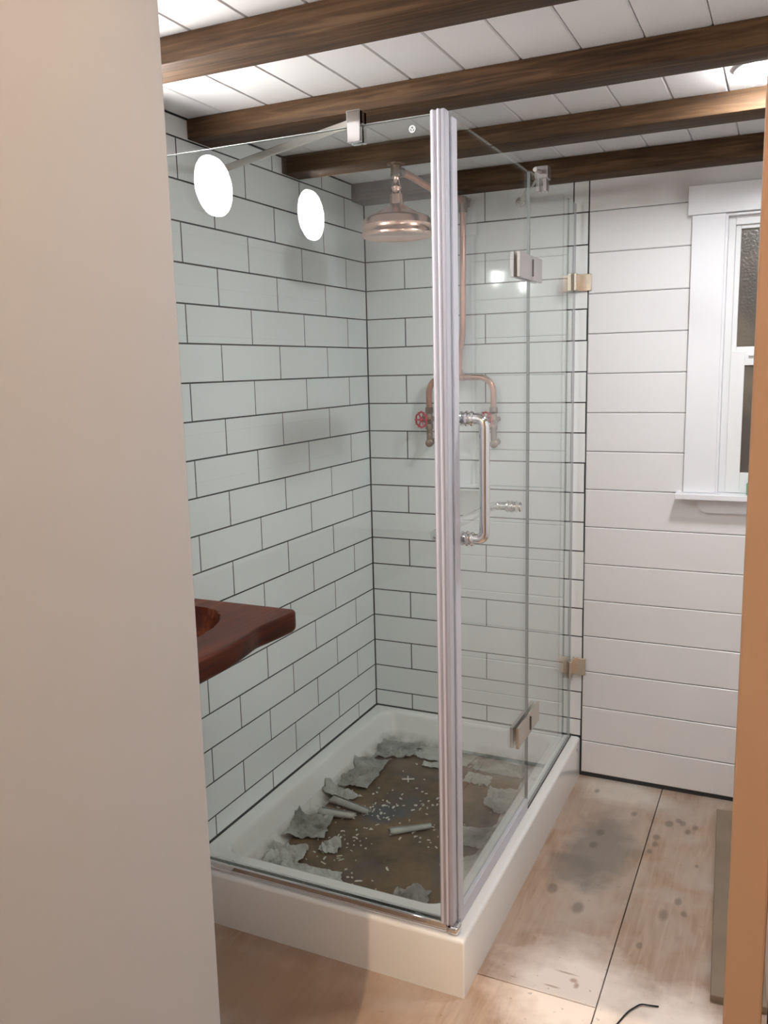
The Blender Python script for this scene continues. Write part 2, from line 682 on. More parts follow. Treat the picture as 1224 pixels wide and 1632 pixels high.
def piece(name, frame, u0, u1, v0, v1, depth, ch, mat, parent, base, tilt=0.0):
    """front face on the wall plane 'base' (a point on it); body goes back by depth"""
    U, V, Nn = FRAMES[frame]
    w, h = u1 - u0, v1 - v0
    key = (frame, round(w, 4), round(h, 4), depth, ch, mat.name)
    me = PIECE.get(key)
    if me is None:
        bm = bmesh.new()
        def ring(ww, hh, d):
            return [bm.verts.new(U * (sx * ww / 2) + V * (sy * hh / 2) - Nn * d)
                    for sx, sy in ((-1, -1), (1, -1), (1, 1), (-1, 1))]
        a = ring(w, h, depth)
        b = ring(w, h, ch)
        c = ring(w - 2 * ch, h - 2 * ch, 0)
        bm.faces.new(a)
        bm.faces.new(c)
        for p, q in ((a, b), (b, c)):
            for k in range(4):
                bm.faces.new((p[k], p[(k + 1) % 4], q[(k + 1) % 4], q[k]))
        bmesh.ops.recalc_face_normals(bm, faces=bm.faces)
        me = bpy.data.meshes.new(name)
        bm.to_mesh(me)
        bm.free()
        me.materials.append(mat)
        PIECE[key] = me
    o = bpy.data.objects.new(name, me)
    COL.objects.link(o)
    o.parent = parent
    o.location = Vector(base) + U * ((u0 + u1) / 2) + V * ((v0 + v1) / 2)
    if tilt:
        q = Matrix.Rotation(random.uniform(-tilt, tilt), 3, U) @ Matrix.Rotation(random.uniform(-tilt, tilt), 3, V)
        o.rotation_euler = q.to_euler()
    return o


# ------------------------------------------------------------------ dimensions (metres)
ROW = 0.1037
Z0 = 0.2135            # lowest full grout line
PT = 0.308             # tile pitch
G = 0.0041             # grout
ZC = 2.135             # ceiling
TW, TL, TH = 0.822, 1.24, 0.150     # tray
GX, GY = 0.787, -1.212              # planes of the side and front glass
XR = 2.0               # right wall
YN = -2.20             # near wall of the bathroom
ZH = 4.30              # ceiling of the tall hall behind the bathroom
YH = -4.6              # far end of the hall

# ------------------------------------------------------------------ floor
floor = struct(box('floor', (-0.1, YH, -0.06), (2.1, 0.1, -0.018), M_DGAP),
               'dusty bare plywood subfloor with grey stains', 'floor')
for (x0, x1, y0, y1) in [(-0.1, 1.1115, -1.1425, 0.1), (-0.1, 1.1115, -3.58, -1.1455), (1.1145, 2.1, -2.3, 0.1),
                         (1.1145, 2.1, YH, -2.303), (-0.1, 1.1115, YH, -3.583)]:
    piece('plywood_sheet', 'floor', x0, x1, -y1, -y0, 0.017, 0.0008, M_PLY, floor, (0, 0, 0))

# ------------------------------------------------------------------ left wall: tiles in the shower, planks beyond
wall_left = struct(box('wall_left', (-0.12, YH, -0.02), (-0.0004, 0.12, 2.20), M_GROUT),
                   'left wall of white subway tiles with dark grout', 'wall')


def tile_rows():
    rows = [(TH + 0.0002, Z0, 'A')]
    for k in range(18):
        rows.append((Z0 + k * ROW, Z0 + (k + 1) * ROW, 'B' if k % 2 == 0 else 'A'))
    rows.append((Z0 + 18 * ROW, ZC - 0.002, 'B'))
    return rows


YT = 1.247
for z0, z1, kind in tile_rows():
    first = 0.1543 if kind == 'A' else 0.3119
    cuts = [0.0015]
    c = first
    while c < YT - 0.03:
        cuts.append(c)
        c += PT
    cuts.append(YT + G / 2)
    for i in range(len(cuts) - 1):
        piece('tile', 'left', cuts[i] + G / 2, cuts[i + 1] - G / 2, z0 + G / 2, z1 - G / 2, 0.0075, 0.0005, M_TILE,
              wall_left, (0, 0, 0), 0.0016)
PB = 0.1315
for k in range(17):
    z0 = 0.004 + k * PB
    z1 = min(z0 + PB, ZC)
    if z1 - z0 > 0.02:
        piece('plank', 'left', 1.256, 2.199, z0 + 0.0008, z1 - 0.0008, 0.012, 0.0025, M_PLANK, wall_left, (0.004, 0, 0))

# ------------------------------------------------------------------ back wall
bm = bmesh.new()      # the wall body leaves the window opening free
for a, b in [((-0.12, 0.0007, -0.02), (1.2475, 0.12, 2.20)), ((1.805, 0.0007, -0.02), (2.12, 0.12, 2.20)),
             ((1.2475, 0.0022, -0.02), (1.805, 0.12, 1.043)), ((1.2475, 0.0007, 1.9305), (1.805, 0.12, 2.20))]:
    bm_box(bm, a, b)
wall_back = struct(from_bm('wall_back', bm, M_GROUT),
                   'back wall, tiled in the shower and white planks beside it', 'wall')
XT = 0.8235
for z0, z1, kind in tile_rows():
    if z0 > 2.07:
        continue
    first = 0.1584 if kind == 'A' else 0.1584 + PT / 2
    cuts = [0.0015]
    c = first
    while c < XT - 0.02:
        cuts.append(c)
        c += PT
    cuts.append(XT + G / 2 + random.uniform(-0.002, 0.001))
    for i in range(len(cuts) - 1):
        piece('tile', 'back', cuts[i] + G / 2, cuts[i + 1] - G / 2, z0 + G / 2, z1 - G / 2, 0.0075, 0.0005, M_TILE,
              wall_back, (0, 0, 0), 0.0016)
for a, b in [((0.8275, 0.0003, 0.014), (1.2475, 0.0006, 2.14)), ((1.805, 0.0003, 0.014), (XR, 0.0006, 2.14)),
             ((1.2475, 0.0003, 0.014), (1.805, 0.0006, 1.043)), ((1.2475, 0.0003, 1.9305), (1.805, 0.0006, 2.14))]:
    box('plank_backing', a, b, M_PLANKBACK, wall_back)
WX0, WX1, WZ0, WZ1 = 1.252, 1.80, 1.062, 1.930       # window opening inside the casing
for k in range(17):
    z0 = 0.004 + k * PB + (0.011 if k == 0 else 0)
    z1 = min(0.004 + (k + 1) * PB, ZC)
    if z1 - z0 < 0.02:
        continue
    if z1 > 1.10 and z0 < 1.95:
        spans = [(0.8275, 1.20), (1.85, XR)]
    else:
        spans = [(0.8275, XR)]
    for u0, u1 in spans:
        piece('plank', 'back', u0, u1, z0 + 0.0009, z1 - 0.0009, 0.012, 0.0026, M_PLANK, wall_back, (0, -0.0025, 0))

# ------------------------------------------------------------------ right wall, near wall, hall
wall_right = struct(box('wall_right', (XR + 0.003, YH, -0.02), (XR + 0.1, 0.12, 2.20), M_PLANKBACK),
                    'right wall of white planks', 'wall')
for k in range(17):
    z0 = 0.004 + k * PB
    z1 = min(z0 + PB, ZC)
    if z1 - z0 > 0.02:
        piece('plank', 'right', 0.002, 2.36, z0 + 0.0007, z1 - 0.0007, 0.012, 0.0022, M_PLANK, wall_right, (XR, 0, 0))
struct(box('wall_near', (0.0, -2.30, 0.0), (0.752, -2.20, ZC), M_PLANK), 'white wall beside the vanity', 'wall')
struct(box('wall_partition', (0.752, YH, 0.0), (0.8565, YN, ZH), M_PINK, None, 0.003),
       'plain pinkish beige hall wall filling the left foreground', 'wall')
struct(box('wall_header', (0.8565, -2.30, 2.05), (XR, -2.20, ZH), M_HALL), 'wall above the doorway, over the viewer', 'wall')
struct(box('wall_doorway', (1.4615, -2.45, 0.0), (XR, -2.36, ZC), M_DARKWALL), 'brown wall edge right of the door frame', 'wall')
struct(box('trim_1', (1.4375, -2.49, 0.0), (1.4575, -2.34, ZC), M_JAMB, None, 0.0015),
       'tan door frame board at the right edge of the foreground', 'door frame')
struct(box('wall_hall_end', (-0.0, YH - 0.1, 0.0), (XR, YH, ZH), M_HALL), 'plain hall end wall behind the viewer', 'wall')
struct(box('wall_hall_side', (XR, YH, 2.20), (XR + 0.1, -2.20, ZH), M_HALL), 'upper side wall of the tall hall behind the viewer', 'wall')
struct(box('ceiling_hall', (0.752, YH, ZH), (XR + 0.1, -2.20, ZH + 0.05), M_HALL), 'high hall ceiling behind the viewer', 'ceiling')

# ------------------------------------------------------------------ ceiling and beams
ceiling = struct(box('ceiling', (-0.1, -2.199, ZC + 0.012), (2.1, 0.1, ZC + 0.06), M_PLANKBACK),
                 'white plank ceiling above the shower', 'ceiling')
x = 0.1145 - 0.1295
n = 0
while x < XR:
    u0, u1 = max(x, 0.0), min(x + 0.1295, XR)
    if u1 - u0 > 0.01:
        piece('plank', 'ceil', u0 + 0.0007, u1 - 0.0007, 0.0, 2.199, 0.0119, 0.0030, M_CEIL, ceiling, (0, 0, ZC))
    x += 0.1295

for y0, y1, zb, lab in [(-0.100, -0.001, 2.073, 'dark-stained ceiling beam tight against the back wall'),
                        (-0.567, -0.465, 2.083, 'dark-stained ceiling beam that carries the copper shower head'),
                        (-1.030, -0.927, 2.083, 'dark-stained ceiling beam just behind the front shower glass'),
                        (-1.500, -1.405, 2.083, 'lightest brown ceiling beam, nearest at the top of the picture'),
                        (-1.975, -1.875, 2.083, 'brown ceiling beam over the vanity, seen mirrored in the glass')]:
    bm = bmesh.new()
    bm_box(bm, (0.0008, y0, zb), (XR - 0.001, y1, ZC - 0.0005), 0.003, 2)
    o = from_bm('ceiling_beam', bm, M_BEAM)
    autosmooth(o, 40)
    tag(o, lab, 'beam', 'ceiling beams')

# ------------------------------------------------------------------ window
window = struct(empty('window_1', (1.25, 0, 1.06)), 'white double-hung window with dark obscure glass', 'window')


def wpart(name, a, b, mat, bev=0.0, parent=None):
    o = box(name, a, b, mat, None, bev)
    p = parent or window
    o.parent = p
    bpy.context.view_layer.update()
    o.matrix_parent_inverse = p.matrix_world.inverted()
    return o


bpy.context.view_layer.update()
wpart('head_casing', (1.137, -0.026, 1.932), (1.915, 0.004, 2.019), M_TRIM, 0.0015)
wpart('side_casing', (1.150, -0.020, 1.0615), (1.2475, 0.004, 1.931), M_TRIM, 0.0015)
wpart('side_casing', (1.805, -0.020, 1.0615), (1.9025, 0.004, 1.931), M_TRIM, 0.0015)
wpart('sill', (1.128, -0.058, 1.043), (1.924, 0.05, 1.061), M_TRIM, 0.002)
bm = bmesh.new()
prof = [(1.195, 1.0425), (1.195, 1.018), (1.217, 0.996), (1.835, 0.996), (1.857, 1.018), (1.857, 1.0425)]
fr = [bm.verts.new((px, -0.018, pz)) for px, pz in prof]
bk = [bm.verts.new((px, 0.004, pz)) for px, pz in prof]
bm.faces.new(fr)
bm.faces.new(bk[::-1])
for k in range(6):
    bm.faces.new((fr[k], fr[(k + 1) % 6], bk[(k + 1) % 6], bk[k]))
o = from_bm('apron', bm, M_TRIM)
o.parent = window
o.matrix_parent_inverse = window.matrix_world.inverted()
# jamb liner, frame, sashes
wpart('jamb_liner', (1.2475, -0.012, 1.061), (1.2545, 0.05, 1.9305), M_TRIM)
wpart('jamb_liner', (1.798, -0.012, 1.061), (1.805, 0.05, 1.9305), M_TRIM)
wpart('head_liner', (1.2545, -0.012, 1.9235), (1.798, 0.05, 1.9305), M_TRIM)
wpart('window_frame', (1.2545, 0.012, 1.061), (1.276, 0.05, 1.9235), M_VINYL, 0.002)
wpart('window_frame', (1.776, 0.012, 1.061), (1.798, 0.05, 1.9235), M_VINYL, 0.002)
wpart('window_frame', (1.276, 0.012, 1.897), (1.776, 0.05, 1.9235), M_VINYL, 0.002)
upper = wpart('upper_sash', (1.276, 0.024, 1.505), (1.291, 0.045, 1.897), M_VINYL, 0.0015)
wpart('stile', (1.761, 0.024, 1.505), (1.776, 0.045, 1.897), M_VINYL, 0.0015, upper)
wpart('top_rail', (1.291, 0.024, 1.886), (1.761, 0.045, 1.897), M_VINYL, 0.0015, upper)
wpart('meeting_rail', (1.291, 0.024, 1.505), (1.761, 0.045, 1.526), M_VINYL, 0.0015, upper)
wpart('pane', (1.291, 0.034, 1.526), (1.761, 0.040, 1.886), M_PANE, 0, upper)
lower = wpart('lower_sash', (1.276, 0.006, 1.062), (1.318, 0.024, 1.512), M_VINYL, 0.0015)
wpart('stile', (1.734, 0.006, 1.062), (1.776, 0.024, 1.512), M_VINYL, 0.0015, lower)
wpart('meeting_rail', (1.318, 0.006, 1.468), (1.734, 0.024, 1.512), M_VINYL, 0.0015, lower)
wpart('sash_lift', (1.33, -0.004, 1.497), (1.70, 0.006, 1.504), M_VINYL, 0.001, lower)
wpart('bottom_rail', (1.318, 0.006, 1.062), (1.734, 0.024, 1.128), M_VINYL, 0.0015, lower)
wpart('pane', (1.318, 0.014, 1.128), (1.734, 0.019, 1.468), M_PANE, 0, lower)

cup = lathe('green_cup', (1.366, -0.026, 1.0612), (0, 0, 1),
            [(0, 0), (0, .023), (.004, .025), (.034, .0255), (.038, .024), (.040, .020), (.040, 0)], M_GREEN)
tag(cup, 'small green plastic lid standing on the window sill', 'lid')

# ------------------------------------------------------------------ shower tray
def rrect(x0, x1, y0, y1, r, z, n=8):
    pts = []
    for cx, cy, a0 in ((x1 - r, y1 - r, 0), (x0 + r, y1 - r, 90), (x0 + r, y0 + r, 180), (x1 - r, y0 + r, 270)):
        for k in range(n + 1):
            a = math.radians(a0 + 90 * k / n)
            pts.append(Vector((cx + r * math.cos(a), cy + r * math.sin(a), z)))
    return pts


tray = empty('shower_tray', (0.411, -0.62, 0))
tag(tray, 'white acrylic shower tray with a raised rim', 'shower tray')
bpy.context.view_layer.update()
bm = bmesh.new()
loops = []
X0, X1, Y0, Y1 = 0.001, TW, -TL, -0.001
loops.append(rrect(X0, X1, Y0, Y1, 0.004, 0.0))
loops.append(rrect(X0, X1, Y0, Y1, 0.004, TH - 0.010))
for k in range(1, 5):
    a = math.radians(90 * k / 4)
    d = 0.010 * (1 - math.cos(a))
    loops.append(rrect(X0 + d, X1 - d, Y0 + d, Y1 - d, 0.006, TH - 0.010 + 0.010 * math.sin(a)))
bx0, bx1, by0, by1 = 0.046, 0.742, -1.140, -0.036
for d, z, r in [(0, TH, .065), (.004, TH - .001, .064), (.009, TH - .005, .062), (.013, TH - .012, .060), (.022, TH - .040, .058),
                (.036, TH - .075, .056), (.045, TH - .088, .054), (.056, TH - .095, .050), (.075, TH - .098, .045)]:
    loops.append(rrect(bx0 + d, bx1 - d, by0 + d, by1 - d, r, z))
rings = [[bm.verts.new(p) for p in lp] for lp in loops]
for a, b in zip(rings, rings[1:]):
    nn = len(a)
    for k in range(nn):
        bm.faces.new((a[k], a[(k + 1) % nn], b[(k + 1) % nn], b[k]))
bm.faces.new(rings[-1])
bm.faces.new(rings[0][::-1])
o = from_bm('tray_body', bm, M_ACRYL)
autosmooth(o, 38)
o.parent = tray
o.matrix_parent_inverse = tray.matrix_world.inverted()
FZ = TH - .098          # basin floor height


def sub(o, p):
    """parent keeping the world place"""
    bpy.context.view_layer.update()
    o.parent = p
    o.matrix_parent_inverse = p.matrix_world.inverted()
    return o


sub(lathe('screw_cap', (TW, -0.055, 0.118), (1, 0, 0), [(0, 0.006), (.002, .006), (.003, .004), (.003, 0)], M_NICKEL, None, 14), tray)

# ------------------------------------------------------------------ front glass panel
front = empty('front_glass_panel', (0.39, GY, TH))
tag(front, 'fixed clear glass panel across the front of the shower', 'glass panel')
GT = 0.008
ZG0, ZG1 = TH + 0.012, 1.997
pane = sub(box('pane', (0.004, GY - GT / 2, ZG0), (0.762, GY + GT / 2, ZG1), M_GLASS), front)
sub(box('top_edge', (0.004, GY - GT / 2, ZG1), (0.762, GY + GT / 2, ZG1 + 0.0010), M_GTOP), front)
# chrome channel under the glass
bm = bmesh.new()
bm_box(bm, (0.003, GY - 0.013, TH + 0.0005), (0.772, GY + 0.013, TH + 0.010), 0.002, 2)
bm_box(bm, (0.003, GY - 0.013, TH + 0.008), (0.772, GY - 0.006, TH + 0.024), 0.002, 2)
bm_box(bm, (0.003, GY + 0.006, TH + 0.008), (0.772, GY + 0.013, TH + 0.024), 0.002, 2)
sub(autosmooth(from_bm('bottom_channel', bm, M_CHROME), 14), front)
# clear corner seal with ribs
bm = bmesh.new()
zs = (TH + 0.022, 2.003)
for a, b in [((0.757, GY - 0.011), (0.772, GY + 0.011)), ((0.772, GY - 0.013), (0.782, GY - 0.008)), ((0.772, GY + 0.007), (0.782, GY + 0.011)),
             ((0.782, GY - 0.014), (0.7905, GY + 0.013))]:
    bm_box(bm, (a[0], a[1], zs[0]), (b[0], b[1], zs[1]), 0.0018, 2)
sub(autosmooth(from_bm('corner_seal', bm, M_SEAL), 14), front)
M_RIB = plain('milky_rib', (0.84, 0.82, 0.90), 0.4)
bm = bmesh.new()
bm_tube(bm, [(0.776, GY - 0.0125, zs[0]), (0.776, GY - 0.0125, zs[1])], 0.0030, 10)
sub(autosmooth(from_bm('seal_rib', bm, M_RIB), 50), front)
bm = bmesh.new()
bm_tube(bm, [(0.763, GY - 0.0105, zs[0]), (0.763, GY - 0.0105, zs[1])], 0.0034, 10)
sub(autosmooth(from_bm('seal_rib', bm, M_RIB), 50), front)
# chrome corner foot
sub(box('corner_foot', (0.7725, GY - 0.017, TH + 0.0005), (0.803, GY + 0.014, TH + 0.0215), M_CHROME, None, 0.006, 3), front)
# top clamp and stay bar to the tiled wall
bm = bmesh.new()
bm_box(bm, (0.568, GY - 0.017, 1.962), (0.600, GY - 0.0045, 2.027), 0.0015, 2)
bm_box(bm, (0.568, GY + 0.0045, 1.962), (0.600, GY + 0.017, 2.027), 0.0015, 2)
bm_box(bm, (0.568, GY - 0.016, 1.999), (0.600, GY + 0.016, 2.0265), 0.0015, 2)
clamp = sub(autosmooth(from_bm('top_clamp', bm, M_CHROME), 14), front)


def bar_between(name, a, b, w, h, mat, parent):
    a, b = Vector(a), Vector(b)
    d = (b - a)
    L_ = d.length
    bm = bmesh.new()
    bm_box(bm, (0, -w / 2, -h / 2), (L_, w / 2, h / 2), 0.0015, 2)
    q = d.to_track_quat('X', 'Z').to_matrix().to_4x4()
    bmesh.ops.transform(bm, matrix=Matrix.Translation(a) @ q, verts=bm.verts)
    return sub(autosmooth(from_bm(name, bm, mat), 14), parent)


bar_between('stay_bar', (0.580, GY + 0.016, 2.012), (0.012, -0.905, 2.030), 0.008, 0.018, M_NICKEL, front)
sub(lathe('wall_flange', (0.0005, -0.900, 2.030), (1, 0, 0), [(0, 0.016), (.010, .016), (.013, .012), (.013, 0)], M_CHROME, None, 20), front)
# etched mark
bm = bmesh.new()
def ringshape(bm, c, ro, ri, n=28):
    a = [bm.verts.new((c[0] + ro * math.cos(2 * math.pi * k / n), c[1], c[2] + ro * math.sin(2 * math.pi * k / n))) for k in range(n)]
    b = [bm.verts.new((c[0] + ri * math.cos(2 * math.pi * k / n), c[1], c[2] + ri * math.sin(2 * math.pi * k / n))) for k in range(n)]
    for k in range(n):
        bm.faces.new((a[k], a[(k + 1) % n], b[(k + 1) % n], b[k]))
ringshape(bm, (0.715, GY - GT / 2 - 0.0004, 1.974), 0.0075, 0.0048)
v = [bm.verts.new((0.715 + dx, GY - GT / 2 - 0.0004, 1.974 + dz)) for dx, dz in ((-.0045, .003), (0, -.0052), (.0045, .003), (.002, .003), (0, -.001), (-.002, .003))]
bm.faces.new((v[0], v[1], v[4], v[5]))
bm.faces.new((v[1], v[2], v[3], v[4]))
sub(from_bm('etched_mark', bm, M_ETCH), front)

# ------------------------------------------------------------------ glass door (with handle and towel bar)
door = empty('shower_door', (GX, -1.17, TH))
tag(door, 'hinged clear glass shower door with a chrome tube handle', 'shower door')
YJ = -0.588
ZD0 = TH + 0.018
sub(box('pane', (GX - GT / 2, -1.186, ZD0), (GX + GT / 2, YJ - 0.003, 1.996), M_GLASS), door)
bm = bmesh.new()
bm_box(bm, (GX - 0.0075, -1.185, TH + 0.004), (GX + 0.0075, YJ - 0.006, TH + 0.040), 0.0025, 2)
sub(autosmooth(from_bm('bottom_seal', bm, M_SEAL), 14), door)
bm = bmesh.new()
bm_box(bm, (GX + 0.0045, -1.197, ZD0 + 0.004), (GX + 0.0085, -1.166, 1.994), 0.0012, 1)
bm_box(bm, (GX - 0.0085, -1.197, ZD0 + 0.004), (GX - 0.0045, -1.166, 1.994), 0.0012, 1)
sub(autosmooth(from_bm('edge_seal', bm, M_SEAL), 14), door)
sub(box('joint_edge', (GX - GT / 2, YJ - 0.003, ZD0), (GX + GT / 2, YJ - 0.0015, 1.996), M_GEDGE), door)


def collar(bm, c, ax):
    bm_lathe(bm, c, ax, [(0.0005, 0), (0.0005, .0165), (.004, .0175), (.006, .014), (.010, .0145), (.012, .0175), (.016, .0175), (.018, .014),
                         (.022, .0145), (.024, .0170), (.028, .0165), (.030, .0130), (.032, 0)], 24)


hx = GX + GT / 2
bm = bmesh.new()
bm_tube(bm, fillet([(hx + 0.012, -1.143, 1.370), (hx + 0.054, -1.143, 1.370), (hx + 0.054, -1.143, 1.098), (hx + 0.012, -1.143, 1.098)], 0.042, 9), 0.0122, 18)
handle = sub(autosmooth(from_bm('handle', bm, M_CHROME), 50), door)
for z in (1.370, 1.098):
    bm = bmesh.new()
    collar(bm, (hx, -1.143, z), (1, 0, 0))
    sub(autosmooth(from_bm('collar', bm, M_CHROME), 30), handle)
bm = bmesh.new()
ix = GX - GT / 2
bm_tube(bm, fillet([(ix - 0.012, -1.143, 1.098), (ix - 0.066, -1.143, 1.098), (ix - 0.066, -0.678, 1.098), (ix - 0.012, -0.678, 1.098)], 0.052, 9), 0.0122, 18)
tbar = sub(autosmooth(from_bm('towel_bar', bm, M_CHROME), 50), door)
for y in (-1.143, -0.678):
    bm = bmesh.new()
    collar(bm, (ix, y, 1.098), (-1, 0, 0))
    sub(autosmooth(from_bm('collar', bm, M_CHROME), 30), tbar)
sub(lathe('washer', (hx + 0.0003, -0.678, 1.098), (1, 0, 0), [(0, .014), (.004, .014), (.006, .011), (.006, 0)], M_CHROME, None, 20), tbar)

# glass to glass hinges
for z0, z1 in ((1.713, 1.778), (0.400, 0.462)):
    for (y0, y1) in ((-0.712, YJ - 0.0012), (YJ + 0.0012, -0.490)):
        bm = bmesh.new()
        bm_box(bm, (GX + 0.0043, y0, z0), (GX + 0.0125, y1, z1), 0.0012, 2)
        bm_box(bm, (GX - 0.0145, y0, z0), (GX - 0.0043, y1, z1), 0.0012, 2)
        h = sub(autosmooth(from_bm('hinge', bm, M_SATIN if z0 > 1 else M_NICKEL), 14), door)
        if y0 < -0.7:
            sub(tube('hinge_pin', [(GX + 0.0132, YJ, z0 + 0.010), (GX + 0.0132, YJ, z1 - 0.010)], 0.0022, M_METALDARK, None, 10), h)

# ------------------------------------------------------------------ hinged return panel at the back wall
ret = empty('return_glass_panel', (GX, -0.30, TH))
tag(ret, 'narrow fixed glass panel clamped to the back wall', 'glass panel')
sub(box('pane', (GX - GT / 2, YJ + 0.003, TH + 0.006), (GX + GT / 2, -0.034, 2.000), M_GLASS), ret)
sub(box('joint_edge', (GX - GT / 2, YJ + 0.0015, TH + 0.006), (GX + GT / 2, YJ + 0.003, 2.000), M_CHROME), ret)
sub(box('wall_edge', (GX - GT / 2, -0.034, TH + 0.006), (GX + GT / 2, -0.0325, 2.000), M_GWALL), ret)
bm = bmesh.new()
bm_box(bm, (GX - 0.0048, YJ + 0.004, TH + 0.0003), (GX + 0.0048, -0.003, TH + 0.0055), 0.0008, 1)
sub(autosmooth(from_bm('bottom_seal', bm, M_BLACK), 50), ret)
for zc, hh in ((1.751, 0.055), (0.416, 0.062)):
    bm = bmesh.new()
    bm_box(bm, (GX + 0.0043, -0.008, zc - hh / 2), (0.838, -0.0008, zc + hh / 2), 0.0012, 2)
    bm_box(bm, (GX + 0.0043, -0.060, zc - hh / 2), (GX + 0.0125, -0.0008, zc + hh / 2), 0.0012, 2)
    bm_box(bm, (GX - 0.0165, -0.060, zc - hh / 2), (GX - 0.0043, -0.0008, zc + hh / 2), 0.0012, 2)
    sub(autosmooth(from_bm('wall_clamp', bm, M_NICKEL), 14), ret)
bm = bmesh.new()
bm_box(bm, (GX - 0.015, -0.462, 1.968), (GX - 0.0045, -0.432, 2.004), 0.0012, 2)
bm_box(bm, (GX + 0.0045, -0.462, 1.968), (GX + 0.015, -0.432, 2.004), 0.0012, 2)
bm_box(bm, (GX - 0.018, -0.466, 2.002), (GX + 0.019, -0.428, 2.036), 0.0015, 2)
sub(autosmooth(from_bm('top_clamp', bm, M_SATIN), 14), ret)
sub(tube('clamp_pin', [(GX - 0.002, -0.466, 2.020), (GX - 0.002, -0.520, 2.016)], 0.006, M_SATIN, None, 14), ret)
bar_between('stay_bar', (GX - 0.017, -0.440, 2.016), (0.596, -0.012, 2.028), 0.008, 0.018, M_NICKEL, ret)
sub(lathe('wall_flange', (0.595, -0.0005, 2.028), (0, -1, 0), [(0, 0.016), (.010, .016), (.013, .012), (.013, 0)], M_CHROME, None, 20), ret)

# ------------------------------------------------------------------ copper shower
cs = empty('copper_shower', (0.385, -0.032, 1.20))
tag(cs, 'exposed copper pipe shower with red valve wheels', 'shower')
PY = -0.034
R0 = 0.0108
HX, HY = 0.362, -0.512
sub(tube('riser_pipe', fillet([(0.378, PY, 1.447), (0.379, PY, 1.525), (0.394, PY, 1.585), (0.399, PY, 2.050)], 0.03, 5), R0, M_COPPER), cs)
sub(tube('shower_arm', fillet([(0.399, PY, 2.030), (0.399, PY, 2.046), (0.405, -0.10, 2.046), (0.398, -0.33, 2.040), (0.372, -0.44, 2.062), (HX, HY + 0.01, 2.062)], 0.03, 5),
         R0, M_COPPER), cs)
bm = bmesh.new()
bm_lathe(bm, (0.399, PY, 2.008), (0, 0, 1), [(0, .0108), (0, .0148), (.040, .0152), (.052, .0150), (.055, .010), (.055, 0)], 20)
bm_box(bm, (0.374, PY - 0.006, 2.046), (0.424, PY + 0.014, 2.056), 0.003, 2)
bm_box(bm, (0.384, PY - 0.006, 2.030), (0.414, PY + 0.032, 2.054), 0.003, 2)
sub(autosmooth(from_bm('pipe_bracket', bm, M_BRASS), 14), cs)
# yoke: two arms bending down to the valves
XL, XRV = 0.262, 0.507
sub(tube('yoke_pipe', fillet([(XL, PY, 1.318), (XL, PY, 1.447), (XRV, PY, 1.447), (XRV, PY, 1.318)], 0.075, 10), R0, M_COPPER), cs)
bm = bmesh.new()
bm_tube(bm, [(0.356, PY, 1.447), (0.400, PY, 1.447)], 0.0135, 18)
bm_tube(bm, [(0.378, PY, 1.447), (0.378, PY, 1.474)], 0.0135, 18)
sub(autosmooth(from_bm('pipe_tee', bm, M_COPPER), 50), cs)
for xv in (XL, XRV):
    bm = bmesh.new()
    bm_lathe(bm, (xv, PY, 1.262), (0, 0, 1), [(0, .010), (0, .0150), (.014, .0150), (.018, .0125), (.026, .0135), (.036, .0175), (.046, .0135), (.056, .0125),
                                              (.060, .0155), (.078, .0155), (.080, .0108)], 8)
    ax = Vector((-0.36, -0.933, 0))
    c = Vector((xv, PY, 1.298))
    bm_tube(bm, [c - ax * 0.034, c - ax * 0.030, c - ax * 0.030, c + ax * 0.020], [0.006, 0.006, 0.0085, 0.0115], 12)
    bm_tube(bm, [c + ax * 0.018, c + ax * 0.026], 0.0135, 6)
    bm_tube(bm, [c + ax * 0.026, c + ax * 0.047], 0.0048, 10)
    valve = sub(autosmooth(from_bm('valve', bm, M_BRASS), 35), cs)
    wc = c + ax * 0.042
    u = Vector((0, 0, 1))
    w = ax.cross(u).normalized()
    bm = bmesh.new()
    NR, nt_ = 40, 8
    ring = []
    for k in range(NR):
        a = 2 * math.pi * k / NR
        rr = 0.0265 + 0.0016 * math.cos(6 * a)
        d = u * math.cos(a) + w * math.sin(a)
        ring.append([bm.verts.new(wc + d * (rr + 0.0036 * math.cos(t)) + ax * 0.0036 * math.sin(t)) for t in [2 * math.pi * j / nt_ for j in range(nt_)]])
    for k in range(NR):
        A_, B_ = ring[k], ring[(k + 1) % NR]
        for j in range(nt_):
            bm.faces.new((A_[j], A_[(j + 1) % nt_], B_[(j + 1) % nt_], B_[j]))
    for k in range(6):
        a = 2 * math.pi * (k + 0.5) / 6
        d = u * math.cos(a) + w * math.sin(a)
        bm_tube(bm, [wc, wc + d * 0.0255], [0.0034, 0.0028], 8)
        bm_tube(bm, [wc + d * 0.026, wc + d * 0.0315], [0.0034, 0.0026], 8)
    bm_lathe(bm, wc - ax * 0.004, ax, [(0, 0), (0, .008), (.008, .0075), (.010, .004), (.010, 0)], 16)
    sub(autosmooth(from_bm('hand_wheel', bm, M_RED), 50), valve)
    # tail elbow turning into the wall
    bm = bmesh.new()
    bm_tube(bm, fillet([(xv, PY, 1.268), (xv + 0.001, PY, 1.214), (xv + 0.008, PY - 0.020, 1.212)], 0.020, 6), 0.0112, 14)
    bm_lathe(bm, (xv + 0.004, PY - 0.012, 1.2125), (0.35, -0.94, 0), [(0, 0.012), (.002, .0145), (.014, .0145), (.016, .012), (.016, 0)], 18)
    bm_tube(bm, [(xv + 0.006, PY + 0.004, 1.216), (xv + 0.006, -0.001, 1.216)], 0.0105, 12)
    sub(autosmooth(from_bm('elbow', bm, M_BRASS), 50), cs)
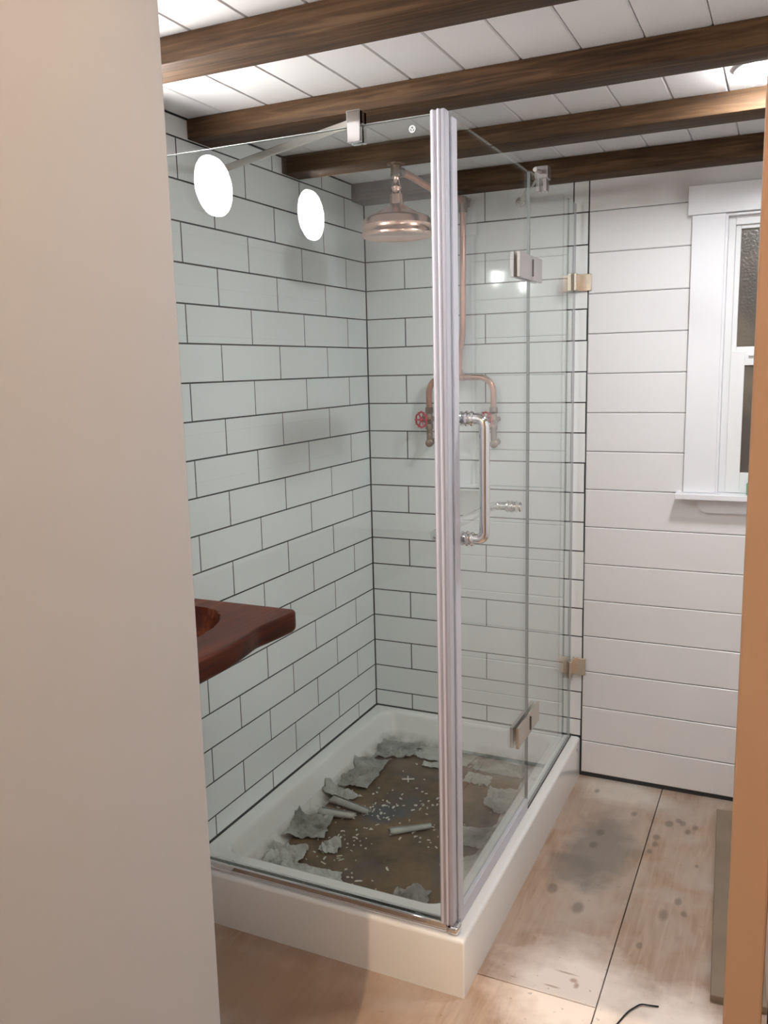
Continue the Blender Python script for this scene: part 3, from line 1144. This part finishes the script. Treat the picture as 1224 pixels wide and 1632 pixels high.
# beam elbow + bell head
bm = bmesh.new()
bm_lathe(bm, (HX, HY, 2.0825), (0, 0, -1), [(0, 0), (0, .027), (.004, .027), (.006, .016), (.026, .0155), (.030, .017), (.038, .017), (.040, .012)], 24)
bm_tube(bm, [(HX, HY, 2.062), (HX + 0.004, HY + 0.034, 2.062)], 0.0145, 16)
for a in (0.5, 2.6, 4.7):
    bm_lathe(bm, (HX + .021 * math.cos(a), HY + .021 * math.sin(a), 2.079), (0, 0, -1), [(0, .004), (.003, .004), (.004, 0)], 10)
sub(autosmooth(from_bm('drop_ell', bm, M_BRASS), 40), cs)
ZB = 1.872
sub(lathe('shower_head', (HX, HY, ZB), (0, 0, 1),
          [(0.004, 0.0), (0.004, .096), (0.000, .101), (0.001, .1055), (0.006, .107), (0.013, .1055), (0.016, .1035), (0.030, .1030), (0.033, .1045), (0.036, .1030),
           (0.050, .1005), (0.055, .096), (0.060, .086), (0.067, .067), (0.074, .053), (0.082, .038), (0.089, .029), (0.093, .022),
           (0.097, .021), (0.122, .0185), (0.125, .014), (0.132, .012), (0.138, .0125), (0.141, .015), (0.146, .015), (0.149, .0115),
           (0.168, .0095), (0.174, .012), (0.176, .012)], M_COPPERB, None, 48, 50), cs)

# ------------------------------------------------------------------ wooden vanity top
vt = empty('vanity_top', (0.0, -1.70, 0.87))
tag(vt, 'thick reddish live-edge wooden vanity slab with a carved basin', 'vanity')
bm = bmesh.new()
NU, NV = 90, 150
ZT = 0.925
YA, YB_ = -1.262, -2.16
def edge_x(y):
    t = (y - YA) / (YB_ - YA)
    return 0.424 - 0.004 * math.sin(t * 9 + 0.4) + 0.003 * math.sin(t * 23 + 1.0) - 0.004 * math.exp(-((t - 0.18) / 0.04) ** 2)
top, bot = [], []
cu = 0.030
for j in range(NV + 1):
    y = YA + (YB_ - YA) * j / NV
    ta, tb = [], []
    for i in range(NU + 1):
        s = i / NU
        s = 1 - (1 - s) ** 1.5
        ex = edge_x(y)
        # rounded far corner
        dy = max(0.0, cu - (YA - y))
        if dy > 0:
            ex -= cu - math.sqrt(max(0, cu * cu - dy * dy))
        xx = 0.004 + s * (ex - 0.004)
        z = ZT
        # soft roll at the far end and front edge
        de = min(ex - xx, (YA - y))
        rr = 0.007
        if de < rr:
            z -= rr - math.sqrt(max(0, rr * rr - (rr - de) ** 2))
        q = ((xx - 0.185) / 0.140) ** 2 + ((y + 1.535) / 0.205) ** 2
        if q < 1:
            z = ZT - 0.105 * (1 - q) ** 0.45
        ta.append(bm.verts.new((xx, y, z)))
        # underside: thinner at the front, following the live edge
        zb = ZT - 0.053 - 0.004 * mnoise.noise((xx * 4, y * 6, 0))
        r2 = 0.018
        if de < r2:
            zb += r2 - math.sqrt(max(0, r2 * r2 - (r2 - de) ** 2))
        if q < 1.25:
            zb = min(zb, z - 0.018)
        tb.append(bm.verts.new((xx, y, zb)))
    top.append(ta)
    bot.append(tb)
for j in range(NV):
    for i in range(NU):
        bm.faces.new((top[j][i], top[j][i + 1], top[j + 1][i + 1], top[j + 1][i]))
        bm.faces.new((bot[j][i], bot[j + 1][i], bot[j + 1][i + 1], bot[j][i + 1]))
for j in range(NV):
    bm.faces.new((top[j][0], top[j + 1][0], bot[j + 1][0], bot[j][0]))
    bm.faces.new((top[j][NU], bot[j][NU], bot[j + 1][NU], top[j + 1][NU]))
for i in range(NU):
    bm.faces.new((top[0][i], bot[0][i], bot[0][i + 1], top[0][i + 1]))
    bm.faces.new((top[NV][i], top[NV][i + 1], bot[NV][i + 1], bot[NV][i]))
sub(autosmooth(from_bm('slab', bm, M_SLAB), 50), vt)
sub(lathe('drain', (0.185, -1.535, ZT - 0.1045), (0, 0, 1), [(0, .020), (.002, .022), (.004, .020), (.004, .012), (.002, .010), (.002, 0)], M_BRASS, None, 24), vt)

# ------------------------------------------------------------------ lamps
def sconce(y, label):
    z = 1.968
    s = empty('wall_sconce', (0.004, y, z))
    tag(s, label, 'wall light', 'round wall lights above the vanity')
    sub(lathe('backplate', (0.0045, y, z), (1, 0, 0), [(0, 0), (0, .060), (.010, .060), (.013, .055), (.013, 0)], M_METALDARK, None, 40), s)
    sub(lathe('shade', (0.0175, y, z), (1, 0, 0), [(0, 0), (0, .040), (.012, .068), (.026, .0790), (.036, .0800), (.036, .0768), (.028, .076), (.028, 0)], M_METALDARK, None, 48), s)
    sub(lathe('diffuser', (0.046, y, z), (1, 0, 0), [(0, 0), (0, .0755), (.0075, .0755), (.009, .073), (.0095, 0)], M_LAMP_S, None, 48), s)
    return s


sconce(-1.427, 'round white wall light above the vanity, nearer the shower glass')
sconce(-1.940, 'round white wall light above the vanity, farther from the shower glass')


def wafer(x, y, label, mat, r=0.078, dep=1.0):
    s = empty('ceiling_light', (x, y, ZC))
    tag(s, label, 'ceiling light', 'ceiling lights')
    sub(lathe('trim_ring', (x, y, ZC - 0.0002), (0, 0, -1), [(0, 0), (0, r + .010), (.006, r + .010), (.010, r + .002), (.010, r), (.004, r), (.004, 0)], M_TRIM, None, 40), s)
    sub(lathe('diffuser', (x, y, ZC - 0.0045), (0, 0, -1), [(0, 0), (0, r - .0005), (.008 * dep, r - .0005), (.011 * dep, r * .95), (.014 * dep, r * .82), (.016 * dep, r * .6), (.0168 * dep, r * .3), (.017 * dep, 0)], mat, None, 40), s)
    return s


wafer(1.385, -0.715, 'round white ceiling light by the window, at the right edge', M_LAMP_W, 0.074, 1.2)
wafer(1.385, -1.69, 'added round ceiling light over the bathroom floor, unseen', M_LAMP_ADDED, 0.085, 3.0)  # added lamp, deep dome to brighten the upper tiles


def hall_bulb(x, y, z):
    s = empty('hall_bulb_fixture', (x, y, ZH))
    tag(s, 'bare warm bulb hanging high in the tall hall behind the viewer', 'bulb light')
    sub(lathe('canopy', (x, y, ZH - 0.0003), (0, 0, -1), [(0, 0), (0, .05), (.012, .05), (.022, .02), (.022, 0)], M_TRIM, None, 24), s)
    sub(lathe('socket', (x, y, z + 0.040), (0, 0, 1), [(0, 0), (0, .016), (.035, .018), (.040, .010), (.0402, 0)], M_BRASS, None, 20), s)
    sub(tube('cord', [(x, y, ZH - 0.02), (x, y, z + 0.078)], 0.003, M_BLACK, None, 8), s)
    ld = bpy.data.lights.new('bulb_light', 'POINT')
    ld.energy = HALL
    ld.color = (1.0, 0.745, 0.51)
    ld.shadow_soft_size = 0.010
    lo = bpy.data.objects.new('bulb_light', ld)
    COL.objects.link(lo)
    lo.location = (x, y, z)
    sub(lo, s)


hall_bulb(1.21, -3.40, 4.00)

# ------------------------------------------------------------------ protective paper, torn film and debris in the tray
def blanket(name, outline, mat, z, amp, n=18, thick=0.0012, curl=0.0, seed=0):
    """crumpled sheet: bilinear patch over 4 plan corners, lifted by noise"""
    a, b, c, d = [Vector((*p, 0)) for p in outline]
    bm = bmesh.new()
    g = []
    for j in range(n + 1):
        row = []
        for i in range(n + 1):
            s, t = i / n, j / n
            p = (a * (1 - s) + b * s) * (1 - t) + (d * (1 - s) + c * s) * t
            edge = min(s, 1 - s, t, 1 - t)
            jit = (0.009 * mnoise.noise((p.x * 30 + seed, p.y * 30, 1.7)) + 0.005 * mnoise.noise((p.x * 90 + seed, p.y * 90, 4.7))) * max(0.0, 1 - edge * 6)
            h = 1.2 * abs(mnoise.noise((p.x * 16 + seed, p.y * 24, seed * 1.3))) + 0.7 * abs(mnoise.noise((p.x * 46, p.y * 30 + seed, 2.0))) + 0.25 * abs(mnoise.noise((p.x * 110, p.y * 110 + seed, 2.0)))
            zz = tray_z(p.x + jit, p.y + jit) + z + amp * h + curl * max(0, s - 0.55) ** 2 * 4
            row.append(bm.verts.new((p.x + jit, p.y + jit, zz)))
        g.append(row)
    for j in range(n):
        for i in range(n):
            bm.faces.new((g[j][i], g[j][i + 1], g[j + 1][i + 1], g[j + 1][i]))
    o = from_bm(name, bm, mat)
    md = o.modifiers.new('thickness', 'SOLIDIFY')
    md.thickness = thick
    md.offset = 1
    for p in o.data.polygons:
        p.use_smooth = n < 12
    return o


def tray_z(x, y):
    d = min(x - bx0, bx1 - x, y - by0, by1 - y)
    prof = [(0, TH), (.013, TH - .012), (.022, TH - .040), (.036, TH - .075), (.045, TH - .088), (.056, TH - .095), (.075, TH - .098)]
    if d <= 0:
        return TH
    for (d0, z0), (d1, z1) in zip(prof, prof[1:]):
        if d <= d1:
            return z0 + (z1 - z0) * (d - d0) / (d1 - d0)
    return FZ


# brown protective paper on the basin floor, ragged edge
bm = bmesh.new()
pts = []
px0, px1, py0, py1 = 0.118, 0.672, -1.068, -0.175
N_ = 40
def rag(i):
    return 0.016 * mnoise.noise((i * 0.37, 5.1, 0)) + 0.007 * mnoise.noise((i * 1.1, 2.2, 0))
for k in range(N_):
    pts.append((px0 + (px1 - px0) * k / N_, py0 + rag(k)))
for k in range(N_):
    pts.append((px1 + rag(k + 50), py0 + (py1 - py0) * k / N_))
for k in range(N_):
    pts.append((px1 + (px0 - px1) * k / N_, py1 - 0.03 * (k < 20) * (1 - k / 20) + rag(k + 100)))
for k in range(N_):
    pts.append((px0 + rag(k + 150), py1 + (py0 - py1) * k / N_))
tp = [bm.verts.new((x, y, FZ + 0.0022)) for x, y in pts]
bt = [bm.verts.new((x, y, FZ + 0.0004)) for x, y in pts]
bm.faces.new(tp)
bm.faces.new(bt[::-1])
for k in range(len(tp)):
    k2 = (k + 1) % len(tp)
    bm.faces.new((tp[k], bt[k], bt[k2], tp[k2]))
o = from_bm('floor_paper', bm, M_CARD)
tag(o, 'dirty brown protective paper covering the bottom of the shower tray', 'paper')

FP = 0.0030
SHEETS = [
    ('film_sheet', [(0.085, -0.30), (0.185, -0.27), (0.200, -0.50), (0.095, -0.52)], M_FILM, FP, .014, 'grey flap of torn film hanging over the left basin slope'),
    ('film_sheet', [(0.090, -0.13), (0.260, -0.10), (0.240, -0.22), (0.110, -0.27)], M_FILM, FP, .016, 'crumpled torn film in the back left corner of the tray'),
    ('film_sheet', [(0.240, -0.115), (0.470, -0.105), (0.460, -0.215), (0.250, -0.205)], M_PAPER, FP, .010, 'pale dusty film strip along the back of the tray'),
    ('film_sheet', [(0.480, -0.125), (0.670, -0.125), (0.665, -0.225), (0.485, -0.225)], M_FILM, FP, .010, 'grey dusty film in the back right corner of the tray'),
    ('film_sheet', [(0.080, -0.74), (0.190, -0.70), (0.215, -0.84), (0.100, -0.88)], M_FILM, FP, .016, 'wrinkled grey film beside the left basin slope'),
    ('film_sheet', [(0.100, -0.93), (0.200, -0.90), (0.240, -1.04), (0.110, -1.072)], M_PAPER, FP, .026, 'crumpled pale film heap in the front left tray corner'),
    ('film_sheet', [(0.200, -0.985), (0.350, -0.975), (0.420, -1.05), (0.210, -1.085)], M_PAPER, FP, .014, 'pale film strip along the front edge of the tray'),
    ('film_sheet', [(0.225, -0.845), (0.275, -0.830), (0.295, -0.895), (0.235, -0.910)], M_PAPER, FP, .030, 'small crumpled wad of paper near the left of the tray'),
    ('film_sheet', [(0.535, -0.985), (0.620, -0.960), (0.650, -1.060), (0.545, -1.075)], M_FILM, FP, .030, 'crumpled film at the front right corner by the seal'),
    ('film_sheet', [(0.585, -0.330), (0.690, -0.310), (0.685, -0.50), (0.610, -0.46)], M_PAPER, FP, .016, 'torn pale film piece by the right basin slope, near the door joint'),
    ('film_sheet', [(0.560, -0.60), (0.690, -0.58), (0.690, -0.72), (0.580, -0.68)], M_FILM, FP, .014, 'torn grey film piece halfway along the right basin slope'),
    ('film_sheet', [(0.078, -0.53), (0.215, -0.555), (0.175, -0.600), (0.080, -0.600)], M_PAPER, FP, .020, 'narrow folded pale strip beside the left slope, above the curled strips'),
    ('film_sheet', [(0.300, -0.232), (0.385, -0.230), (0.390, -0.262), (0.310, -0.268)], M_PAPER, FP, .012, 'small pale paper scrap at the back edge of the brown paper'),
    ('film_sheet', [(0.480, -0.250), (0.575, -0.260), (0.570, -0.330), (0.490, -0.320)], M_PAPER, FP, .016, 'ragged pale scrap behind the corner seal at the back right'),
    ('film_sheet', [(0.590, -0.79), (0.690, -0.76), (0.690, -0.90), (0.610, -0.86)], M_PAPER, FP, .018, 'torn pale film piece on the right side below the handle'),
]
for k, (nm, ol, mt, z, amp, lab) in enumerate(SHEETS):
    o = blanket(nm, ol, mt, z, amp, 26, 0.0008, 0.0, k * 3.7 + 1)
    tag(o, lab, 'torn film', 'torn film left in the shower tray')


def paper_roll(c, ang, length, r, label, turns=1.4, cone=0.7):
    bm = bmesh.new()
    ns, nl = 22, 8
    g = []
    for j in range(nl + 1):
        t = j / nl
        row = []
        for i in range(ns + 1):
            a = turns * 2 * math.pi * i / ns - 1.9
            rr = r * (0.55 + 0.45 * i / ns) * (1 - (1 - cone) * t)
            lx = (t - 0.5) * length + 0.012 * mnoise.noise((i * 0.4, j * 0.5, length * 9))
            row.append(bm.verts.new((lx, rr * math.cos(a) * 1.3, r + rr * math.sin(a) * 0.9)))
        g.append(row)
    for j in range(nl):
        for i in range(ns):
            bm.faces.new((g[j][i], g[j][i + 1], g[j + 1][i + 1], g[j + 1][i]))
    zmin = min(v.co.z for v in bm.verts)
    bmesh.ops.transform(bm, matrix=Matrix.Translation((c[0], c[1], FZ + 0.0026 - zmin)) @ Matrix.Rotation(ang, 4, 'Z'), verts=bm.verts)
    o = from_bm('paper_roll', bm, M_PAPER, None, True)
    md = o.modifiers.new('thickness', 'SOLIDIFY')
    md.thickness = 0.0008
    tag(o, label, 'paper', 'curled paper pieces in the shower tray')
    return o


paper_roll((0.445, -0.690), math.radians(38), 0.130, 0.013, 'curled paper strip lying alone in the middle of the tray')
paper_roll((0.205, -0.635), math.radians(-12), 0.150, 0.016, 'curled paper strip by the left slope, the upper of two')
paper_roll((0.190, -0.700), math.radians(8), 0.120, 0.016, 'curled paper strip by the left slope, the lower of two')

# white tile spacer
bm = bmesh.new()
bm_box(bm, (-0.022, -0.0022, 0), (0.022, 0.0022, 0.004), 0.0004, 1)
bm_box(bm, (-0.0022, -0.022, 0), (0.0022, 0.022, 0.004), 0.0004, 1)
bmesh.ops.transform(bm, matrix=Matrix.Translation((0.301, -0.375, FZ + 0.0025)) @ Matrix.Rotation(math.radians(25), 4, 'Z'), verts=bm.verts)
tag(from_bm('tile_spacer', bm, M_CHIP), 'small white cross-shaped tile spacer on the brown paper', 'spacer')

# chips and flakes (too many and too small to count)
bm = bmesh.new()
rnd = random.Random(3)
clusters = [(0.28, -0.53, .03, .05, 16), (0.33, -0.63, .05, .05, 24), (0.41, -0.52, .04, .03, 14), (0.50, -0.70, .03, .04, 14),
            (0.24, -0.80, .06, .04, 26), (0.40, -0.62, .20, .30, 60), (0.30, -0.90, .08, .05, 14), (0.19, -0.66, .03, .06, 12), (0.45, -1.02, .12, .03, 8)]
for cx, cy, sx, sy, cnt in clusters:
    for k in range(cnt):
        x = min(max(rnd.gauss(cx, sx), 0.14), 0.65)
        y = min(max(rnd.gauss(cy, sy), -1.04), -0.20)
        l = rnd.choice([.004, .006, .008, .010, .013, .017, .022]) * rnd.uniform(.7, 1.1)
        w = rnd.uniform(.002, .006)
        a = rnd.uniform(0, math.pi)
        t = bmesh.new()
        bmesh.ops.create_cube(t, size=1)
        for v in t.verts:
            v.co = Vector((v.co.x * l * (0.7 if v.co.y > 0 else 1), v.co.y * w, (v.co.z + 0.5) * rnd.uniform(.0012, .003)))
        bmesh.ops.transform(t, matrix=Matrix.Translation((x, y, FZ + 0.0023)) @ Matrix.Rotation(a, 4, 'Z'), verts=t.verts)
        me = bpy.data.meshes.new('t')
        t.to_mesh(me)
        t.free()
        bm.from_mesh(me)
        bpy.data.meshes.remove(me)
tag(from_bm('debris_chips', bm, M_CHIP), 'scattered white grout and tile chips on the brown paper', 'debris', None, 'stuff')

# ------------------------------------------------------------------ things on the floor
bm = bmesh.new()
prof = [(1.300, -0.108), (1.353, -1.020), (1.475, -1.012), (1.422, -0.100)]
bo = [bm.verts.new((x, y, 0.0006)) for x, y in prof]
to = [bm.verts.new((x, y, 0.0200)) for x, y in prof]
bm.faces.new(bo)
bm.faces.new(to)
for k in range(4):
    bm.faces.new((bo[k], bo[(k + 1) % 4], to[(k + 1) % 4], to[k]))
bmesh.ops.recalc_face_normals(bm, faces=bm.faces)
bmesh.ops.bevel(bm, geom=bm.edges[:], offset=0.0015, segments=1, affect='EDGES')
tag(from_bm('floor_board', bm, M_BOARD), 'long grey-brown board lying on the floor beside the door frame', 'board')
wp = [(1.150, -1.235, 0.003), (1.169, -1.175, 0.003), (1.183, -1.135, 0.004), (1.196, -1.112, 0.004), (1.208, -1.098, 0.005), (1.226, -1.092, 0.004), (1.246, -1.086, 0.003)]
pts2 = []
for a, b, c, d in zip([wp[0]] + wp, wp, wp[1:], wp[2:] + [wp[-1]]):
    for k in range(5):
        t = k / 5
        A, B, C_, D = map(Vector, (a, b, c, d))
        pts2.append(0.5 * ((2 * B) + (C_ - A) * t + (2 * A - 5 * B + 4 * C_ - D) * t * t + (3 * B - A - 3 * C_ + D) * t ** 3))
pts2.append(Vector(wp[-1]))
tag(tube('black_wire', pts2, 0.0019, M_BLACK, None, 8), 'short piece of black wire lying on the plywood floor', 'wire')
